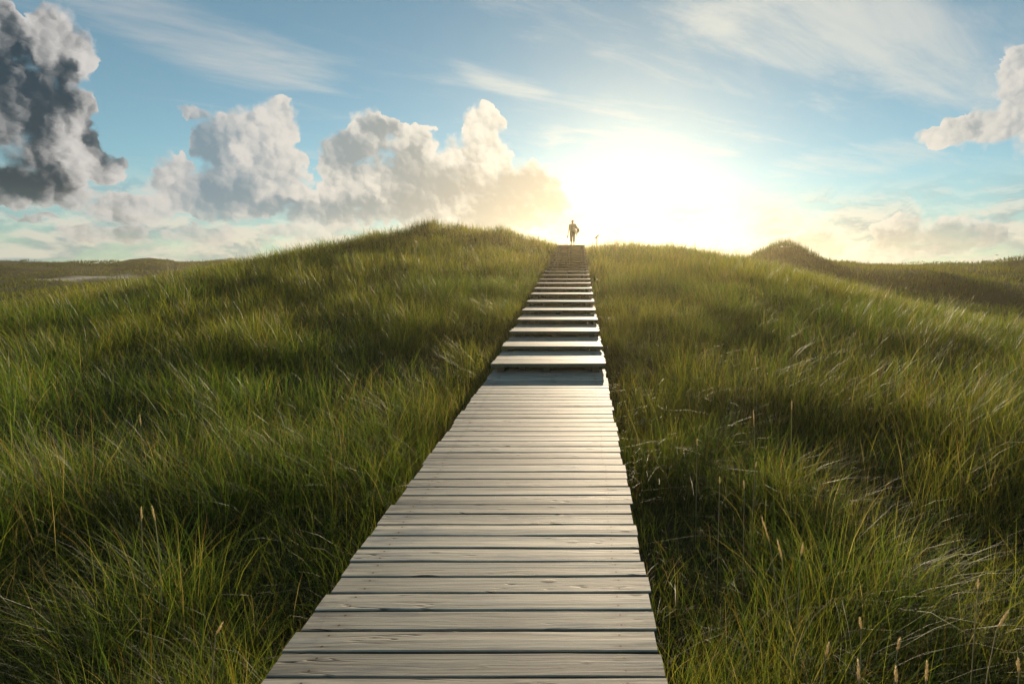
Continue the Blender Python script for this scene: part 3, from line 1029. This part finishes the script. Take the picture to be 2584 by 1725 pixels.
crest.append(tuft_row([(958, 14), (975, 12), (990, 10), (998, 8), (1060, 16), (1150, 14)], 35, 110, .45, .95, .016, 31))
crest.append(tuft_row([(720, 14), (800, 16), (870, 14), (1400, 14), (1450, 16), (1530, 18), (1590, 14)], 34, 70, .4, .75, .014, 32))
far.append(tuft_row([(q, 60) for q in (20, 60, 110, 170, 230, 280, 310, 370, 420, 470)], 146, 240, .3, .8, .12, 34))
far.append(tuft_row([(2160, 30), (2215, 20), (2260, 30), (2300, 25), (2340, 25)], 80, 120, .4, .9, .05, 35))
far.append(tuft_row([(1732, 12), (1745, 10), (1760, 10), (1772, 8), (1790, 10), (1805, 12), (1822, 12), (1840, 12), (1858, 12)], 60, 130, .5, 1.1, .03, 33))
dg = build_grass('dune_grass', near + mid + crest, grass_mat)
tag(dg, 'long green and straw marram grass covering the near dune on both sides of the path', 'grass', kind='stuff')
far_mat = grass_mat.copy(); far_mat.name = 'distant_blade'
fb = far_mat.node_tree.nodes['Principled BSDF']
fb.inputs['Roughness'].default_value = 0.8; fb.inputs['Specular IOR Level'].default_value = 0.1
fg = build_grass('distant_grass', far, far_mat)
tag(fg, 'dark grass on the far dunes along the horizon', 'grass', kind='stuff')
print('grass tris', sum(len(p.data.loops) - 2 * len(p.data.polygons) for p in (dg, fg)))

# ------------------------------------------------------------------ seed stalks standing out of the grass
stalk_mat = plain('dry_stalk', (.40, .30, .15), .6, .25, 30)
seed_mat, t, b = new_mat('seed_head')
tcn = t.nodes.new('ShaderNodeTexCoord')
sn = NOISE(t, V(t, 'MULTIPLY', S(tcn.outputs['Object']), (120., 120., 45.)), 1.0, 3, .6)
t.links.new(MIXC(t, MAPR(t, sn, .35, .65), (.45, .33, .18, 1), (.78, .64, .42, 1)).s, b.inputs['Base Color'])
b.inputs['Roughness'].default_value = .75
tr = t.nodes.new('ShaderNodeBsdfTranslucent'); tr.inputs['Color'].default_value = (.90, .74, .42, 1)
mx = t.nodes.new('ShaderNodeMixShader'); mx.inputs[0].default_value = .5
t.links.new(b.outputs[0], mx.inputs[1]); t.links.new(tr.outputs[0], mx.inputs[2])
t.links.new(mx.outputs[0], t.nodes['Material Output'].inputs['Surface'])


def tube(pts, rads, sides=5):
    v, f = [], []
    for i, p in enumerate(pts):
        q = pts[min(i + 1, len(pts) - 1)] - pts[max(i - 1, 0)]
        rot = q.to_track_quat('Z', 'Y')
        for k in range(sides):
            a = 2 * math.pi * k / sides
            v.append(p + rot @ Vector((math.cos(a) * rads[i], math.sin(a) * rads[i], 0)))
    for i in range(len(pts) - 1):
        for k in range(sides):
            f.append((i * sides + k, i * sides + (k + 1) % sides, (i + 1) * sides + (k + 1) % sides, (i + 1) * sides + k))
    f.append(tuple(reversed(range(sides)))); f.append(tuple((len(pts) - 1) * sides + k for k in range(sides)))
    return v, f


def simple_mesh(name, v, f, mat, smooth=True):
    me = bpy.data.meshes.new(name); me.from_pydata(v, [], f); me.update()
    me.materials.append(mat)
    if smooth: me.polygons.foreach_set('use_smooth', np.ones(len(me.polygons), bool))
    return me


def stalk(ax, ay, bx_, by_, hh, label, fat=1.0):
    """tip pixel (ax, ay), foot-of-head pixel (bx_, by_); stands on the ground, hh metres tall"""
    best = None
    for d in np.arange(1.2, 14, .02):
        p = px(ax, ay, d)
        if p.z - gh(p.x, p.y) <= hh: best = p; break
    tip = best
    d = tip.y
    hb_ = px(bx_, by_, d + .01)
    axis = (tip - hb_)
    root = tip - axis.normalized() * (hh * .55)
    root.z = gh(root.x, root.y) - .02
    root.x = hb_.x - axis.x * 1.2
    o = empty('seed_stalk', root)
    tag(o, label, 'grass stalk', 'seed heads standing above the grass')
    pts = [Vector((0, 0, 0)), (hb_ - root) * .35 + Vector((-axis.x * .5, 0, .06)), (hb_ - root) * .72 + Vector((-axis.x * .35, 0, .05)), hb_ - root, hb_ - root + axis * .2]
    v, f = tube(pts, [.0024, .0022, .0019, .0016, .0012], 5)
    mesh_obj('stem', simple_mesh('stem', v, f, stalk_mat), None, o)
    r = random.Random(int(ax))
    n = 14
    L = axis.length
    pr, rd = [], []
    for i in range(n + 1):
        u = i / n
        pr.append(hb_ - root + axis * u + Vector((r.uniform(-.0012, .0012), r.uniform(-.0012, .0012), 0)))
        rd.append(max(.0008, fat * .0040 * math.sin(math.pi * (0.06 + .92 * u ** .8)) * r.uniform(.72, 1.15)))
    v, f = tube(pr, rd, 7)
    for i in range(46):                                  # spikelets standing off the spindle
        u = r.uniform(.03, .95)
        c_ = hb_ - root + axis * u
        a = r.uniform(0, 6.283); w_ = fat * .0050 * math.sin(math.pi * (0.08 + .9 * u)) + .0012
        out = Vector((math.cos(a), math.sin(a), 0))
        e = c_ + out * w_ * 1.25 + axis.normalized() * L * .09
        sd = out.cross(axis.normalized()) * .0016
        k = len(v)
        v += [c_ + out * w_ * .55 - sd, c_ + out * w_ * .55 + sd, e]
        f.append((k, k + 1, k + 2))
    mesh_obj('seed_head', simple_mesh('seed_head', v, f, seed_mat), None, o)


for a in [
    (1922, 1302, 1942, 1367, .92, 'tall slim tan seed head leaning left, highest of the pair right of the boardwalk'),
    (1961, 1359, 1975, 1415, .90, 'slim tan seed head leaning left just below a taller one, right of the boardwalk'),
    (2027, 1367, 2021, 1403, .88, 'pale fluffy seed head upright beside the leaning pair, right of the boardwalk'),
    (1877, 1211, 1878, 1233, .85, 'short pale seed head on a straight stalk above the leaning pair'),
    (1816, 1203, 1816, 1220, .85, 'small seed head nearest the right edge of the boardwalk'),
    (1759, 1106, 1759, 1124, .85, 'small distant seed head close to the right side of the boardwalk'),
    (1909, 1165, 1906, 1180, .85, 'tiny pale seed head tilted right above the short upright one'),
    (1901, 1034, 1903, 1078, .90, 'tall seed head standing in mid slope grass right of the boardwalk'),
    (1905, 897, 1907, 922, .90, 'farthest seed head up the right slope level with the first stair'),
    (1998, 1010, 1998, 1035, .90, 'thin seed head on mid slope to the right of a taller one'),
    (2469, 1461, 2468, 1487, .88, 'pale seed head near the right edge of the picture, above the slanting one'),
    (2545, 1538, 2515, 1588, .85, 'long seed head slanting right near the right edge of the picture'),
    (2092, 1618, 2083, 1658, .82, 'bushy seed head low in the grass, leftmost of the bottom row on the right'),
    (2165, 1662, 2166, 1722, .84, 'slender upright seed head at the bottom edge, second of the bottom row'),
    (2261, 1678, 2262, 1724, .84, 'thick upright seed head at the bottom edge, third of the bottom row'),
    (2340, 1666, 2337, 1722, .86, 'tallest fat brown seed head at the bottom edge, right of the third one'),
    (2272, 1606, 2264, 1642, .84, 'small dull seed head tilted right above the bottom row'),
    (2170, 1556, 2173, 1587, .84, 'pale tufted seed head midway down the right foreground grass'),
    (2569, 1658, 2571, 1698, .86, 'brown seed head in the bottom right corner'),
    (356, 1277, 357, 1315, .88, 'upright seed head left of the boardwalk, left of a close pair'),
    (383, 1275, 392, 1315, .88, 'left leaning seed head left of the boardwalk, right of a close pair'),
    (562, 1568, 544, 1602, .80, 'brown seed head tilted right beside the lower left of the boardwalk'),
    (353, 1045, 355, 1075, .90, 'thin seed head on the middle of the left slope'),
]:
    stalk(*a, fat=1.0)

# ------------------------------------------------------------------ haze volume, added for the golden glow towards the sun
HZ = (-230, -30, -8.0), (230, 260, 13.0)
haze_m = bpy.data.materials.new('haze')
haze_m.use_nodes = True
t = haze_m.node_tree
t.nodes.clear()
pv = t.nodes.new('ShaderNodeVolumePrincipled')
pv.inputs['Color'].default_value = (1.0, .86, .54, 1)  # golden tint colours the added glow
pv.inputs['Density'].default_value = 0.0008
pv.inputs['Anisotropy'].default_value = 0.76
mo = t.nodes.new('ShaderNodeOutputMaterial')
t.links.new(pv.outputs[0], mo.inputs['Volume'])
hm = box_mesh('haze', HZ[1][0] - HZ[0][0], HZ[1][1] - HZ[0][1], HZ[1][2] - HZ[0][2], haze_m, 0)
haze = mesh_obj('haze', hm, None)
haze.location = [(HZ[0][i] + HZ[1][i]) / 2 for i in range(3)]
tag(haze, 'thin golden haze over the dunes, added for the glow towards the sun', 'haze', kind='stuff')
